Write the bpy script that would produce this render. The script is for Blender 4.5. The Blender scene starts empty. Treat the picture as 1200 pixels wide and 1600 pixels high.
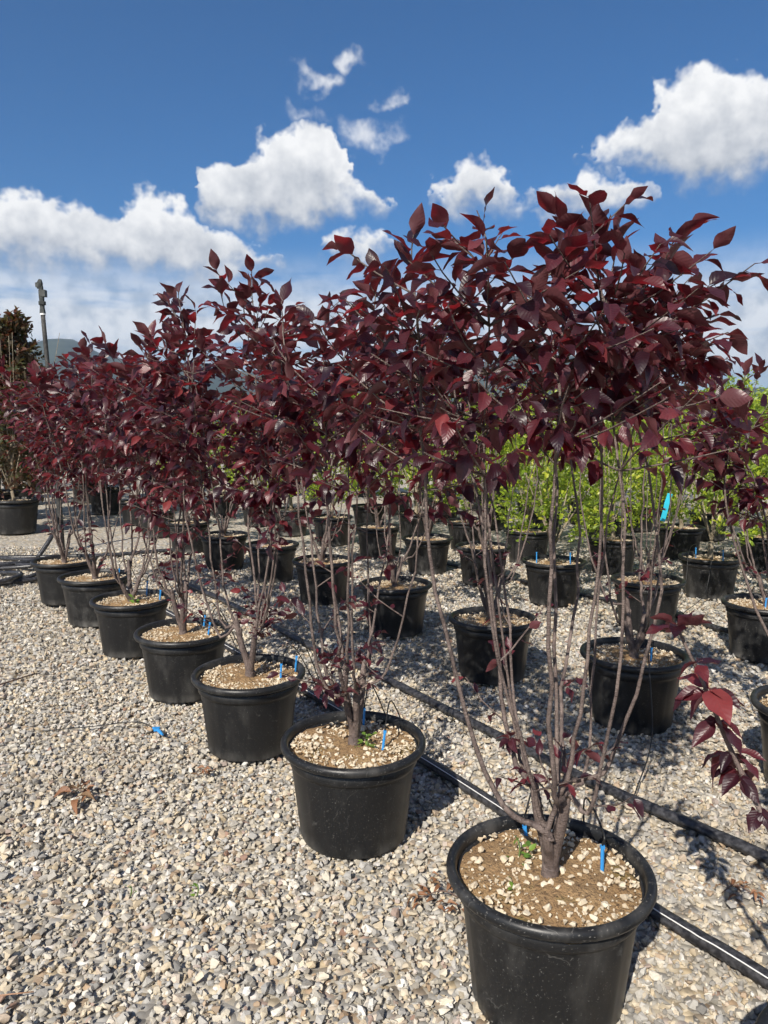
import bpy, math, random
import numpy as np
from mathutils import Matrix, Vector

R = math.radians
scene = bpy.context.scene
col = scene.collection

# ------------------------------------------------------------------ camera
EYE = 1.40
cam_d = bpy.data.cameras.new('camera')
cam_d.sensor_fit = 'VERTICAL'
cam_d.sensor_height = 24.0
cam_d.lens = 17.25
cam_d.clip_start = 0.05
cam_d.clip_end = 60000
cam = bpy.data.objects.new('camera', cam_d)
cam.location = (0, 0, EYE)
cam.rotation_euler = (R(90 - 6.6), 0, 0)
col.objects.link(cam)
scene.camera = cam

# ------------------------------------------------------------------ light
SUN_EL, SHADOW_AZ = 40.0, 23.5          # shadows run forward and 23.5 degrees to the right
sun_d = bpy.data.lights.new('sun', 'SUN')
sun_d.energy = 5.0
sun_d.angle = R(0.53)
sun_d.color = (1.0, 0.925, 0.82)
sun = bpy.data.objects.new('sun', sun_d)
ldir = Vector((math.sin(R(SHADOW_AZ)) * math.cos(R(SUN_EL)), math.cos(R(SHADOW_AZ)) * math.cos(R(SUN_EL)), -math.sin(R(SUN_EL))))
sun.rotation_euler = ldir.to_track_quat('-Z', 'Y').to_euler()
sun.location = (-4, -9, 9)
col.objects.link(sun)

scene.view_settings.view_transform = 'Standard'
scene.view_settings.look = 'None'
scene.view_settings.gamma = 1.0
scene.view_settings.use_curve_mapping = False
scene.view_settings.exposure = 0.42
scene.cycles.use_denoising = True
scene.cycles.max_bounces = 4
scene.cycles.use_light_tree = False
scene.cycles.diffuse_bounces = 2
scene.cycles.glossy_bounces = 2
scene.cycles.use_adaptive_sampling = True
scene.cycles.adaptive_threshold = 0.02
scene.cycles.transparent_max_bounces = 8
scene.cycles.caustics_reflective = False
scene.cycles.caustics_refractive = False

# ------------------------------------------------------------------ sky
SKY_K = 0.060
SKY_TINT = (.44, .92, 1.28)
CLOUD_LOW, CLOUD_HIGH = (.27, .305, .365), (.78, .78, .78)
# cumulus heaps: azimuth, elevation, half width, half height (degrees), thickness
PUFFS = [(-9.5, 17.0, 3.28, 1.63, 1), (-6.9, 18.3, 2.59, 1.92, 1), (-5.3, 19.8, 1.6, 1.18, 1), (-11.7, 17.1, 1.56, 1.14, 1), (-8.1, 15.7, 4.5, 1.34, 1), (-2.6, 16.4, 2.39, 1.17, 1), (-1.0, 16.0, 1.44, 0.68, 0.8), (-9.5, 14.6, 2.82, 0.85, 0.7), (-25.7, 13.6, 2.18, 1.64, 1), (-22.8, 12.8, 2.29, 1.3, 1), (-17.3, 14.2, 1.94, 1.73, 1), (-19.9, 12.5, 3.48, 1.57, 1), (-14.8, 13.1, 2.5, 1.52, 1), (-24.4, 11.5, 4.55, 1.22, 1), (-17.3, 11.5, 5.88, 1.36, 1), (-12.1, 12.2, 3.5, 1.3, 0.9), (-29.0, 12.2, 3.42, 2.12, 1), (21.8, 20.7, 2.48, 1.8, 1), (25.0, 19.7, 2.28, 1.96, 1), (18.8, 18.5, 2.6, 1.3, 1), (22.5, 18.2, 3.93, 2.05, 1), (26.2, 17.5, 2.25, 1.83, 1), (16.6, 18.5, 1.3, 1.09, 1), (23.0, 16.5, 2.77, 0.93, 0.9), (29.7, 17.3, 2.78, 2.13, 1), (7.0, 17.4, 1.96, 1.23, 1), (5.6, 16.5, 1.79, 1.16, 1), (9.7, 15.6, 1.67, 0.59, 0.9), (7.4, 15.8, 3.04, 1.01, 1), (15.2, 16.4, 1.76, 1.05, 1), (13.8, 15.8, 1.79, 0.99, 1), (17.2, 15.5, 1.47, 0.81, 1), (15.4, 14.9, 2.85, 0.74, 1), (-1.7, 12.9, 2.41, 1.14, 0.95), (-3.1, 12.6, 1.54, 0.88, 0.9), (-0.5, 13.2, 1.44, 0.79, 0.9), (-4.7, 23.9, 1.59, 0.59, 0.5), (-2.6, 24.8, 0.84, 0.72, 0.5), (0.7, 22.6, 1.32, 0.57, 0.5), (-1.2, 20.6, 2.27, 0.78, 0.42), (-5.6, 21.7, 1.22, 0.69, 0.3), (-17.0, 9.0, 10.68, 1.49, 0.55), (-24.6, 7.7, 6.75, 1.1, 0.45), (-23.3, 8.7, 0.66, 0.55, 0.8), (-12.9, 10.3, 5.63, 1.06, 0.6), (24.2, 8.4, 5.03, 1.77, 0.75), (28.4, 10.3, 3.61, 1.59, 0.6), (-1.9, 10.8, 5.8, 0.99, 0.4), (12.3, 12.3, 5.39, 0.95, 0.3)]


class NT:
    """small node-tree writer"""
    def __init__(s, tree):
        s.t = tree
    def n(s, typ, **kw):
        nd = s.t.nodes.new(typ)
        for k, v in kw.items():
            setattr(nd, k, v)
        return nd
    def l(s, a, b):
        s.t.links.new(a, b)
    def val(s, sock, v):
        if hasattr(v, 'is_linked'):
            s.l(v, sock)
        else:
            sock.default_value = v
    def m(s, op, a, b=None, c=None, clamp=False):
        nd = s.n('ShaderNodeMath', operation=op, use_clamp=clamp)
        s.val(nd.inputs[0], a)
        if b is not None: s.val(nd.inputs[1], b)
        if c is not None: s.val(nd.inputs[2], c)
        return nd.outputs[0]
    def v(s, op, a, b=None, c=None):
        nd = s.n('ShaderNodeVectorMath', operation=op)
        s.val(nd.inputs[0], a)
        if b is not None: s.val(nd.inputs[1], b)
        if c is not None: s.val(nd.inputs[2], c)
        return nd.outputs['Value'] if op in ('LENGTH', 'DOT_PRODUCT') else nd.outputs[0]
    def mix(s, f, a, b, typ='MIX'):
        nd = s.n('ShaderNodeMix', data_type='RGBA', blend_type=typ)
        s.val(nd.inputs[0], f)
        s.val(nd.inputs[6], a if hasattr(a, 'is_linked') else (*a, 1))
        s.val(nd.inputs[7], b if hasattr(b, 'is_linked') else (*b, 1))
        return nd.outputs[2]
    def noise(s, vec, scale, detail=3, rough=.5, dist=0., out='Fac'):
        nd = s.n('ShaderNodeTexNoise')
        if vec is not None: s.l(vec, nd.inputs['Vector'])
        nd.inputs['Scale'].default_value = scale
        nd.inputs['Detail'].default_value = detail
        nd.inputs['Roughness'].default_value = rough
        nd.inputs['Distortion'].default_value = dist
        return nd.outputs[out]
    def ramp(s, fac, stops, interp='LINEAR'):
        nd = s.n('ShaderNodeValToRGB')
        cr = nd.color_ramp
        cr.interpolation = interp
        while len(cr.elements) < len(stops): cr.elements.new(0.5)
        for e, (p, c) in zip(cr.elements, stops):
            e.position = p
            e.color = (*c, 1)
        s.l(fac, nd.inputs[0])
        return nd.outputs[0]
    def smooth(s, x, lo, hi):
        nd = s.n('ShaderNodeMapRange', interpolation_type='SMOOTHSTEP')
        s.val(nd.inputs[0], x)
        s.val(nd.inputs[1], lo)
        s.val(nd.inputs[2], hi)
        return nd.outputs[0]


def outline(ids):
    """upper and lower outline of a bank of heaps, sampled by azimuth -32..32"""
    az = np.linspace(-32, 32, 129)
    near = np.array([min((max(0, abs(z - PUFFS[i][0]) - PUFFS[i][2] * 1.3), PUFFS[i][1]) for i in ids) for z in az])
    # between the heaps the two outlines cross, so that each bank ends in a rounded edge
    top, base = near[:, 1] - .5 - near[:, 0] * 1.2, near[:, 1] + .2 + near[:, 0] * 1.2
    top = np.maximum(top, -9); base = np.minimum(base, 29)
    hit = np.zeros(129, bool)
    for i in ids:
        a, e, rx, ry, w = PUFFS[i]
        rx, ry = rx * 1.3, ry * 1.4
        u = 1 - ((az - a) / rx) ** 2
        k = u > 0
        hgt = ry * np.sqrt(np.where(k, u, 0))
        base = np.where(k & ~hit, e - hgt * .6, np.where(k, np.minimum(base, e - hgt * .6), base))
        top = np.where(k & ~hit, e + hgt, np.where(k, np.maximum(top, e + hgt), top))
        hit |= k
    for _ in range(2):
        base[1:-1] = base[:-2] * .25 + base[1:-1] * .5 + base[2:] * .25
        top[1:-1] = top[:-2] * .2 + top[1:-1] * .6 + top[2:] * .2
    return top, base


def float_curve(N, fac, arr):
    nd = N.n('ShaderNodeFloatCurve')
    c = nd.mapping.curves[0]
    v = np.clip((arr + 10) / 40, 0, 1)
    n = len(arr)
    c.points[0].location = (0, v[0]); c.points[-1].location = (1, v[-1])
    for i in range(1, n - 1): c.points.new(i / (n - 1), v[i])
    for p in c.points: p.handle_type = 'VECTOR'
    nd.mapping.update()
    N.l(fac, nd.inputs['Value'])
    return N.m('MULTIPLY_ADD', nd.outputs[0], 40, -10)


world = bpy.data.worlds.new('World')
scene.world = world
world.use_nodes = True
W = NT(world.node_tree)
world.node_tree.nodes.clear()
sky = W.n('ShaderNodeTexSky', sky_type='NISHITA')
sky.sun_disc = False
sky.sun_elevation = R(SUN_EL)
sky.sun_rotation = R(180 + SHADOW_AZ)
sky.altitude = 200
sky.air_density = 1.0
sky.dust_density = 0.2
sky.ozone_density = 4.0
tc = W.n('ShaderNodeTexCoord')
dv = tc.outputs['Generated']
sep = W.n('ShaderNodeSeparateXYZ'); W.l(dv, sep.inputs[0])
az0 = W.m('MULTIPLY', W.m('ARCTAN2', sep.outputs[0], sep.outputs[1]), 57.2958)
el0 = W.m('MULTIPLY', W.m('ARCSINE', sep.outputs[2]), 57.2958)
wn = W.noise(dv, 28, 3, .55, out='Color')
ws = W.n('ShaderNodeSeparateXYZ'); W.l(wn, ws.inputs[0])
az = W.m('ADD', az0, W.m('MULTIPLY_ADD', ws.outputs[0], 5.6, -2.8))
el = W.m('ADD', el0, W.m('MULTIPLY_ADD', ws.outputs[1], 4.4, -2.2))
fac = W.m('MULTIPLY_ADD', az, 1 / 64, .5, clamp=True)
# fine billows, and the same a little towards the sun for their shading
n1 = W.noise(dv, 38, 4, .52)
n2 = W.m('MULTIPLY_ADD', ws.outputs[2], .5, .25)
rho, hrel = None, None
for ids in (list(range(0, 8)) + list(range(17, 29)), list(range(8, 17)) + list(range(29, 36))):
    top, base = outline(ids)
    t, b0 = float_curve(W, fac, top), float_curve(W, fac, base)
    up = W.m('SUBTRACT', t, el)
    dn = W.m('SUBTRACT', el, b0)
    f = W.m('MINIMUM', W.m('MULTIPLY', up, 1.3), W.m('MULTIPLY', dn, .5))
    h = W.m('DIVIDE', dn, W.m('MAXIMUM', W.m('SUBTRACT', t, b0), .5))
    if rho is None: rho, hrel = f, h
    else:
        sw = W.m('GREATER_THAN', f, rho)
        hrel = W.m('ADD', W.m('MULTIPLY', sw, h), W.m('MULTIPLY', W.m('SUBTRACT', 1, sw), hrel))
        rho = W.m('MAXIMUM', rho, f)
# thin scraps high up
p2 = W.n('ShaderNodeCombineXYZ'); W.l(az, p2.inputs[0]); W.l(el, p2.inputs[1])
wisp = None
for (a, e, rx, ry, wg) in PUFFS[36:41]:
    q = W.v('MULTIPLY', W.v('SUBTRACT', p2.outputs[0], (a, e, 0)), (1 / (rx * 1.3), 1 / (ry * 1.5), 0))
    f = W.m('MULTIPLY', W.m('SUBTRACT', 1, W.v('LENGTH', q)), wg)
    wisp = f if wisp is None else W.m('MAXIMUM', wisp, f)
# broken cumulus of the same kind all round the sky beyond the heaps named above
gen_n = W.noise(W.v('MULTIPLY', dv, (1, 1, 2.4)), 4.2, 3, .55)
outside = W.smooth(W.m('MAXIMUM', W.m('ABSOLUTE', az0), W.m('ADD', el0, 2)), 30, 36)
genf = W.m('MULTIPLY', W.m('MULTIPLY', W.m('SUBTRACT', gen_n, .54), 7.0), W.m('MULTIPLY', outside, W.smooth(el0, 3, 12)))
genf = W.m('SUBTRACT', genf, W.m('MULTIPLY', W.m('SUBTRACT', 1, outside), 3))
hrel = W.m('ADD', W.m('MULTIPLY', hrel, W.m('SUBTRACT', 1, outside)), W.m('MULTIPLY', outside, .6))
rho = W.m('MAXIMUM', rho, genf)
nb = W.m('SUBTRACT', n1, .5)
alpha = W.smooth(W.m('MULTIPLY_ADD', nb, 1.1, rho), -.22, .95)
alpha = W.m('MAXIMUM', alpha, W.m('MULTIPLY', W.smooth(W.m('MULTIPLY_ADD', nb, .9, wisp), .0, .6), .75))
# low stratus streaks near the horizon
str_n = W.noise(W.v('MULTIPLY', dv, (1, 1, 5)), 7, 3, .6)
band = W.m('MULTIPLY', W.smooth(el0, .0, 5), W.m('SUBTRACT', 1, W.smooth(el0, 8, 13.5)))
strat = W.m('MULTIPLY', W.m('MULTIPLY', W.smooth(str_n, .20, .54), band), .95)
lit = W.m('MULTIPLY_ADD', W.m('SUBTRACT', n1, n2), 1.1, W.m('MULTIPLY_ADD', hrel, .95, .12), clamp=True)
cloud = W.mix(lit, CLOUD_LOW, CLOUD_HIGH)
skyc = W.v('MULTIPLY', sky.outputs[0], SKY_TINT)
skyc = W.v('SCALE', skyc, None)
skyc.node.inputs['Scale'].default_value = SKY_K
skyc = W.mix(strat, skyc, W.mix(W.smooth(W.m('ADD', W.m('MULTIPLY', ws.outputs[2], .5), W.m('MULTIPLY', n1, .5)), .38, .60), (.43, .48, .55), (.70, .72, .75)))
bg = W.n('ShaderNodeBackground')
W.l(W.mix(alpha, skyc, cloud), bg.inputs['Color'])
bg.inputs['Strength'].default_value = 1.0
wo = W.n('ShaderNodeOutputWorld')
W.l(bg.outputs[0], wo.inputs['Surface'])

# ================================================================== helpers
rng = np.random.default_rng(7)
random.seed(7)


def tag(o, label=None, cat=None, group=None, kind=None):
    if label: o['label'] = label
    if cat: o['category'] = cat
    if group: o['group'] = group
    if kind: o['kind'] = kind
    return o


def empty(name, loc):
    o = bpy.data.objects.new(name, None)
    o.location = loc
    o.empty_display_size = .1
    col.objects.link(o)
    return o


def mesh(name, verts, faces, mat, smooth=True, uv=None, rnd=None):
    """verts (n,3); faces: list of tuples or (n,3)/(n,4) array; rnd: per-vertex random attribute"""
    me = bpy.data.meshes.new(name)
    verts = np.asarray(verts, dtype=np.float32)
    if isinstance(faces, np.ndarray):
        nf, k = faces.shape
        me.vertices.add(len(verts)); me.vertices.foreach_set('co', verts.ravel())
        me.loops.add(nf * k); me.loops.foreach_set('vertex_index', faces.astype(np.int32).ravel())
        me.polygons.add(nf)
        me.polygons.foreach_set('loop_start', np.arange(0, nf * k, k, dtype=np.int32))
        me.update(calc_edges=True)
    else:
        me.from_pydata(verts.tolist(), [], faces)
    me.polygons.foreach_set('use_smooth', np.full(len(me.polygons), smooth))
    if uv is not None:
        lay = me.uv_layers.new(name='UVMap')
        li = np.empty(len(me.loops), dtype=np.int32); me.loops.foreach_get('vertex_index', li)
        lay.data.foreach_set('uv', np.asarray(uv, dtype=np.float32)[li].ravel())
    if rnd is not None:
        at = me.attributes.new('rnd', 'FLOAT', 'POINT')
        at.data.foreach_set('value', np.asarray(rnd, dtype=np.float32))
    me.materials.append(mat)
    me.update()
    return me


def obj(name, me, parent=None, loc=None, M=None):
    o = bpy.data.objects.new(name, me)
    col.objects.link(o)
    if parent: o.parent = parent
    if M is not None: o.matrix_basis = M
    elif loc is not None: o.location = loc
    return o


class MB:
    """collects pieces into one mesh"""
    def __init__(s):
        s.v, s.f, s.n = [], [], 0
    def add(s, v, f):
        s.v.append(np.asarray(v, float)); s.f += [tuple(i + s.n for i in q) for q in f]; s.n += len(v)
    def tube(s, pts, rad, k=6, cap=True, flat=1.0):
        pts = np.asarray(pts, float); n = len(pts)
        rad = np.broadcast_to(np.asarray(rad, float), (n,))
        t = np.gradient(pts, axis=0); t /= np.linalg.norm(t, axis=1)[:, None] + 1e-9
        ref = np.array([0, 0, 1.]) if abs(t[0][2]) < .8 else np.array([1., 0, 0])
        V = []
        for i in range(n):
            a = np.cross(t[i], ref); a /= np.linalg.norm(a) + 1e-9
            b = np.cross(a, t[i]); ref = b
            for j in range(k):
                th = 2 * math.pi * j / k
                V.append(pts[i] + rad[i] * (a * math.cos(th) + b * math.sin(th) * flat))
        F = [(i * k + j, i * k + (j + 1) % k, (i + 1) * k + (j + 1) % k, (i + 1) * k + j) for i in range(n - 1) for j in range(k)]
        if cap:
            F += [tuple(range(k))[::-1], tuple(range((n - 1) * k, n * k))]
        s.add(V, F)
    def box(s, c, h, rot=None):
        V = np.array([(x, y, z) for x in (-1, 1) for y in (-1, 1) for z in (-1, 1)], float) * h
        if rot is not None: V = V @ np.asarray(rot).T
        s.add(V + np.asarray(c), [(0, 1, 3, 2), (4, 6, 7, 5), (0, 4, 5, 1), (2, 3, 7, 6), (0, 2, 6, 4), (1, 5, 7, 3)])
    def lathe(s, prof, k=48, rmod=None, close=False):
        V = []
        for (r, z) in prof:
            for j in range(k):
                a = 2 * math.pi * j / k
                rr = r * (rmod(a, z) if rmod else 1)
                V.append((rr * math.cos(a), rr * math.sin(a), z))
        n = len(prof)
        F = [(i * k + j, i * k + (j + 1) % k, (i + 1) * k + (j + 1) % k, (i + 1) * k + j) for i in range(n - 1) for j in range(k)]
        if close: F.append(tuple(range(k))[::-1])
        s.add(V, F)
    def build(s, name, mat, parent=None, smooth=True, loc=None, rnd=None):
        return obj(name, mesh(name, np.concatenate(s.v), s.f, mat, smooth, rnd=rnd), parent, loc)


def spline(pts, n):
    pts = [np.asarray(p, float) for p in pts]
    P = [2 * pts[0] - pts[1]] + pts + [2 * pts[-1] - pts[-2]]
    out = []
    m = len(pts) - 1
    for i in range(n):
        u = i / (n - 1) * m
        k = min(int(u), m - 1); t = u - k
        p0, p1, p2, p3 = P[k:k + 4]
        out.append(.5 * ((2 * p1) + (-p0 + p2) * t + (2 * p0 - 5 * p1 + 4 * p2 - p3) * t * t + (-p0 + 3 * p1 - 3 * p2 + p3) * t ** 3))
    return np.array(out)


# ================================================================== materials
def material(name):
    m = bpy.data.materials.new(name)
    m.use_nodes = True
    N = NT(m.node_tree)
    b = m.node_tree.nodes['Principled BSDF']
    return m, N, b


def pick(N):
    """one random number per object or, in joined meshes, per piece"""
    oi = N.n('ShaderNodeObjectInfo')
    at = N.n('ShaderNodeAttribute', attribute_name='rnd')
    return N.m('FRACT', N.m('ADD', oi.outputs['Random'], at.outputs['Fac']))


def bump(N, b, h, strength=.3, dist=.002):
    nd = N.n('ShaderNodeBump')
    nd.inputs['Strength'].default_value = strength
    nd.inputs['Distance'].default_value = dist
    N.l(h, nd.inputs['Height'])
    N.l(nd.outputs[0], b.inputs['Normal'])
    return nd


def leaf_material(name, tops, under, trans, rough=.42, tmix=.3, vein_col=None, veins=True):
    m, N, b = material(name)
    r = pick(N)
    geo = N.n('ShaderNodeNewGeometry')
    top = N.ramp(r, tops)
    c = N.mix(geo.outputs['Backfacing'], top, under)
    if veins:
        uv = N.n('ShaderNodeUVMap')
        sep = N.n('ShaderNodeSeparateXYZ'); N.l(uv.outputs[0], sep.inputs[0])
        av = N.m('ABSOLUTE', sep.outputs[1])
        st = N.m('FRACT', N.m('MULTIPLY', N.m('SUBTRACT', N.m('POWER', sep.outputs[0], .9), N.m('MULTIPLY', av, 1.1)), 8.0))
        tri = N.m('ABSOLUTE', N.m('SUBTRACT', st, .5))
        side = N.m('SUBTRACT', 1, N.smooth(tri, .0, .16))
        mid = N.m('SUBTRACT', 1, N.smooth(av, .004, .016))
        vn = N.m('MAXIMUM', N.m('MULTIPLY', side, .55), mid)
        c = N.mix(N.m('MULTIPLY', N.m('MULTIPLY', vn, N.smooth(r, .1, .9)), .34), c, vein_col)
        h = N.m('SUBTRACT', N.m('ADD', N.m('MULTIPLY', N.m('SINE', N.m('MULTIPLY', st, 3.1416)), -.6), 0), N.m('MULTIPLY', mid, .6))
        bump(N, b, h, .15, .004)
    N.l(c, b.inputs['Base Color'])
    b.inputs['Roughness'].default_value = rough
    b.inputs['Specular IOR Level'].default_value = .6
    tr = N.n('ShaderNodeBsdfTranslucent')
    N.l(N.ramp(r, trans), tr.inputs['Color'])
    mx = N.n('ShaderNodeMixShader')
    mx.inputs[0].default_value = tmix
    N.l(b.outputs[0], mx.inputs[1]); N.l(tr.outputs[0], mx.inputs[2])
    out = [n for n in m.node_tree.nodes if n.type == 'OUTPUT_MATERIAL'][0]
    N.l(mx.outputs[0], out.inputs['Surface'])
    return m


M_plum = leaf_material('plum_leaf',
    [(0, (.020, .0065, .012)), (.35, (.032, .008, .0145)), (.65, (.052, .011, .018)), (.87, (.082, .016, .023)), (.97, (.13, .026, .031)), (1, (.22, .045, .046))],
    (.125, .045, .052), [(0, (.11, .006, .013)), (.6, (.27, .012, .022)), (1, (.52, .021, .034))], rough=.40, tmix=.28, vein_col=(.19, .06, .062))
M_green = leaf_material('green_leaf',
    [(0, (.14, .22, .02)), (.4, (.24, .34, .028)), (.8, (.38, .45, .038)), (1, (.50, .50, .065))],
    (.28, .37, .10), [(0, (.30, .46, .025)), (1, (.52, .60, .05))], rough=.4, tmix=.42, veins=False)
M_dusk = leaf_material('bronze_leaf',
    [(0, (.035, .05, .018)), (.3, (.06, .07, .022)), (.55, (.11, .05, .03)), (.85, (.13, .04, .032)), (1, (.16, .14, .05))],
    (.11, .09, .06), [(0, (.10, .12, .02)), (1, (.25, .05, .03))], rough=.45, tmix=.3, veins=False)
M_dead = leaf_material('dead_leaf',
    [(0, (.16, .07, .03)), (.5, (.24, .11, .05)), (1, (.32, .17, .09))], (.3, .19, .11),
    [(0, (.2, .08, .03)), (1, (.3, .12, .05))], rough=.6, tmix=.12, vein_col=(.12, .05, .025))
M_weed = leaf_material('weed_leaf', [(0, (.10, .20, .03)), (1, (.2, .32, .05))], (.2, .28, .1),
    [(0, (.2, .4, .04)), (1, (.3, .5, .05))], tmix=.35, veins=False)


def bark(name, a, c, scale=60):
    m, N, b = material(name)
    tcn = N.n('ShaderNodeTexCoord')
    v = N.v('MULTIPLY', tcn.outputs['Object'], (1, 1, .35))
    n1 = N.noise(v, scale * 1.8, 4, .65)
    n2 = N.noise(tcn.outputs['Object'], 22, 3, .6)
    n3 = N.noise(N.v('MULTIPLY', tcn.outputs['Object'], (1, 1, 3.2)), 95, 2, .5)
    colr = N.mix(N.smooth(n2, .3, .7), a, c)
    colr = N.mix(N.smooth(n1, .52, .72), colr, tuple(x * .4 for x in a))
    colr = N.mix(N.m('MULTIPLY', N.smooth(n3, .66, .72), .6), colr, tuple(min(1, x * 1.7) for x in c))
    N.l(colr, b.inputs['Base Color'])
    b.inputs['Roughness'].default_value = .62
    bump(N, b, N.m('ADD', n1, N.m('MULTIPLY', n3, .6)), .9, .006)
    return m


M_bark = bark('plum_bark', (.082, .060, .054), (.185, .142, .124))
M_barkp = bark('pale_bark', (.20, .165, .115), (.32, .27, .19))
M_twig = bark('dry_twig', (.10, .065, .05), (.16, .1, .075))


def pot_material():
    m, N, b = material('black_plastic')
    tcn = N.n('ShaderNodeTexCoord')
    oi = N.n('ShaderNodeObjectInfo')
    off = N.v('SCALE', (7.3, 3.1, 5.7), None); N.l(oi.outputs['Random'], off.node.inputs['Scale'])
    v = N.v('ADD', tcn.outputs['Object'], off)
    dust = N.noise(N.v('MULTIPLY', v, (1, 1, .45)), 9, 5, .62)
    speck = N.noise(v, 170, 3, .6)
    scr = N.n('ShaderNodeTexWave', wave_type='BANDS', bands_direction='DIAGONAL')
    N.l(v, scr.inputs['Vector']); scr.inputs['Scale'].default_value = 9; scr.inputs['Distortion'].default_value = 7
    scr.inputs['Detail'].default_value = 3; scr.inputs['Detail Scale'].default_value = 1.6
    line = N.m('MULTIPLY', N.smooth(scr.outputs['Fac'], .988, 1.0), N.smooth(N.noise(v, 14, 2), .52, .66))
    sep = N.n('ShaderNodeSeparateXYZ'); N.l(tcn.outputs['Object'], sep.inputs[0])
    splash = N.m('SUBTRACT', 1, N.smooth(sep.outputs[2], .0, .07))
    d = N.m('MULTIPLY', N.smooth(dust, .48, .8), .34)
    d = N.m('MAXIMUM', d, N.m('MULTIPLY', line, .4))
    d = N.m('MAXIMUM', d, N.m('MULTIPLY', N.smooth(speck, .625, .69), .8))
    d = N.m('MAXIMUM', d, N.m('MULTIPLY', splash, N.smooth(dust, .35, .7)))
    d = N.m('MULTIPLY', d, N.m('MULTIPLY_ADD', oi.outputs['Random'], 1.0, .5))
    c = N.mix(d, (.0105, .011, .012), (.15, .145, .135))
    N.l(c, b.inputs['Base Color'])
    N.l(N.m('MULTIPLY_ADD', d, .35, .40), b.inputs['Roughness'])
    b.inputs['Specular IOR Level'].default_value = .42
    bump(N, b, N.noise(v, 40, 3), .08, .002)
    return m


M_pot = pot_material()


def soil_material():
    m, N, b = material('potting_soil')
    tcn = N.n('ShaderNodeTexCoord')
    v = tcn.outputs['Object']
    n = N.noise(v, 120, 5, .65)
    n2 = N.noise(v, 9, 3, .5)
    c = N.mix(n2, (.26, .15, .07), (.47, .32, .16))
    c = N.mix(N.smooth(n, .5, .7), c, (.13, .075, .04))
    moss = N.smooth(N.noise(v, 14, 3), .6, .72)
    c = N.mix(N.m('MULTIPLY', moss, .5), c, (.14, .135, .03))
    N.l(c, b.inputs['Base Color'])
    b.inputs['Roughness'].default_value = .95
    bump(N, b, N.m('ADD', n, N.noise(v, 45, 3)), 1.0, .012)
    return m


M_soil = soil_material()

STONE = [(0, (.15, .145, .135)), (.07, (.31, .30, .28)), (.22, (.45, .435, .40)), (.38, (.38, .35, .295)), (.52, (.57, .515, .41)),
         (.66, (.52, .42, .275)), (.75, (.68, .645, .565)), (.86, (.38, .265, .165)), (.91, (.27, .255, .22)), (.96, (.76, .74, .69)), (1, (.24, .13, .085))]


def stone_material(name, stops):
    m, N, b = material(name)
    r = pick(N)
    c = N.ramp(r, stops)
    geo = N.n('ShaderNodeNewGeometry')
    n = N.noise(geo.outputs['Position'], 130, 4, .6)
    c = N.mix(N.m('MULTIPLY', N.smooth(n, .4, .75), .35), c, (.30, .275, .235))
    dirt = N.noise(geo.outputs['Position'], 1.3, 4, .6)
    c = N.mix(N.m('MULTIPLY', N.smooth(dirt, .45, .72), .38), c, (.27, .225, .165))
    N.l(c, b.inputs['Base Color'])
    b.inputs['Roughness'].default_value = .75
    b.inputs['Specular IOR Level'].default_value = .35
    bump(N, b, n, .5, .003)
    return m


M_stone = stone_material('gravel_stone', STONE)
M_pebble = stone_material('soil_pebble', [(0, (.50, .40, .27)), (.3, (.62, .52, .37)), (.7, (.70, .62, .48)), (1, (.55, .45, .32))])


def ground_material():
    m, N, b = material('gravel_bed')
    geo = N.n('ShaderNodeNewGeometry')
    p = geo.outputs['Position']
    vo = N.n('ShaderNodeTexVoronoi', feature='F1'); N.l(p, vo.inputs['Vector']); vo.inputs['Scale'].default_value = 34
    sx = N.n('ShaderNodeSeparateXYZ'); N.l(vo.outputs['Color'], sx.inputs[0])
    c = N.ramp(sx.outputs[0], STONE)
    gap = N.smooth(vo.outputs['Distance'], .35, .62)
    c = N.mix(N.m('MULTIPLY', gap, .4), c, (.16, .135, .10))
    far = N.noise(p, .35, 3, .5)
    c = N.mix(N.m('MULTIPLY', N.smooth(far, .45, .7), .3), c, (.30, .25, .17))
    N.l(c, b.inputs['Base Color'])
    b.inputs['Roughness'].default_value = .9
    bump(N, b, N.m('SUBTRACT', 1, vo.outputs['Distance']), 1.0, .012)
    return m


M_ground = ground_material()


def plain(name, c, rough=.5, var=.0, scale=40):
    m, N, b = material(name)
    if var:
        tcn = N.n('ShaderNodeTexCoord')
        n = N.noise(tcn.outputs['Object'], scale, 4, .6)
        N.l(N.mix(N.smooth(n, .35, .7), c, tuple(min(1, x * (1 + var) + .02 * var) for x in c)), b.inputs['Base Color'])
        bump(N, b, n, .2, .002)
    else:
        b.inputs['Base Color'].default_value = (*c, 1)
    b.inputs['Roughness'].default_value = rough
    return m


M_pipe = plain('black_pipe', (.014, .014, .016), .38, 1.6, 60)
M_stripe = plain('white_stripe', (.75, .75, .74), .5)
M_tube = plain('drip_tube', (.015, .015, .015), .45)
M_blue = plain('blue_plastic', (.035, .26, .62), .4)
M_cyan = plain('cyan_tape', (.03, .50, .66), .5)
M_white = plain('white_plastic', (.8, .8, .78), .45)
M_post = bark('weathered_post', (.02, .02, .019), (.06, .058, .053), 30)
M_iron = plain('dark_fitting', (.022, .025, .023), .55, 1.0, 30)
M_pink = plain('pink_petal', (.65, .05, .12), .5)


def hill_material():
    m, N, b = material('wooded_hill')
    geo = N.n('ShaderNodeNewGeometry')
    n = N.noise(geo.outputs['Position'], .006, 5, .6)
    N.l(N.mix(N.smooth(n, .4, .65), (.02, .034, .022), (.04, .055, .034)), b.inputs['Base Color'])
    b.inputs['Roughness'].default_value = .95
    return m


M_hill = hill_material()

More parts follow.
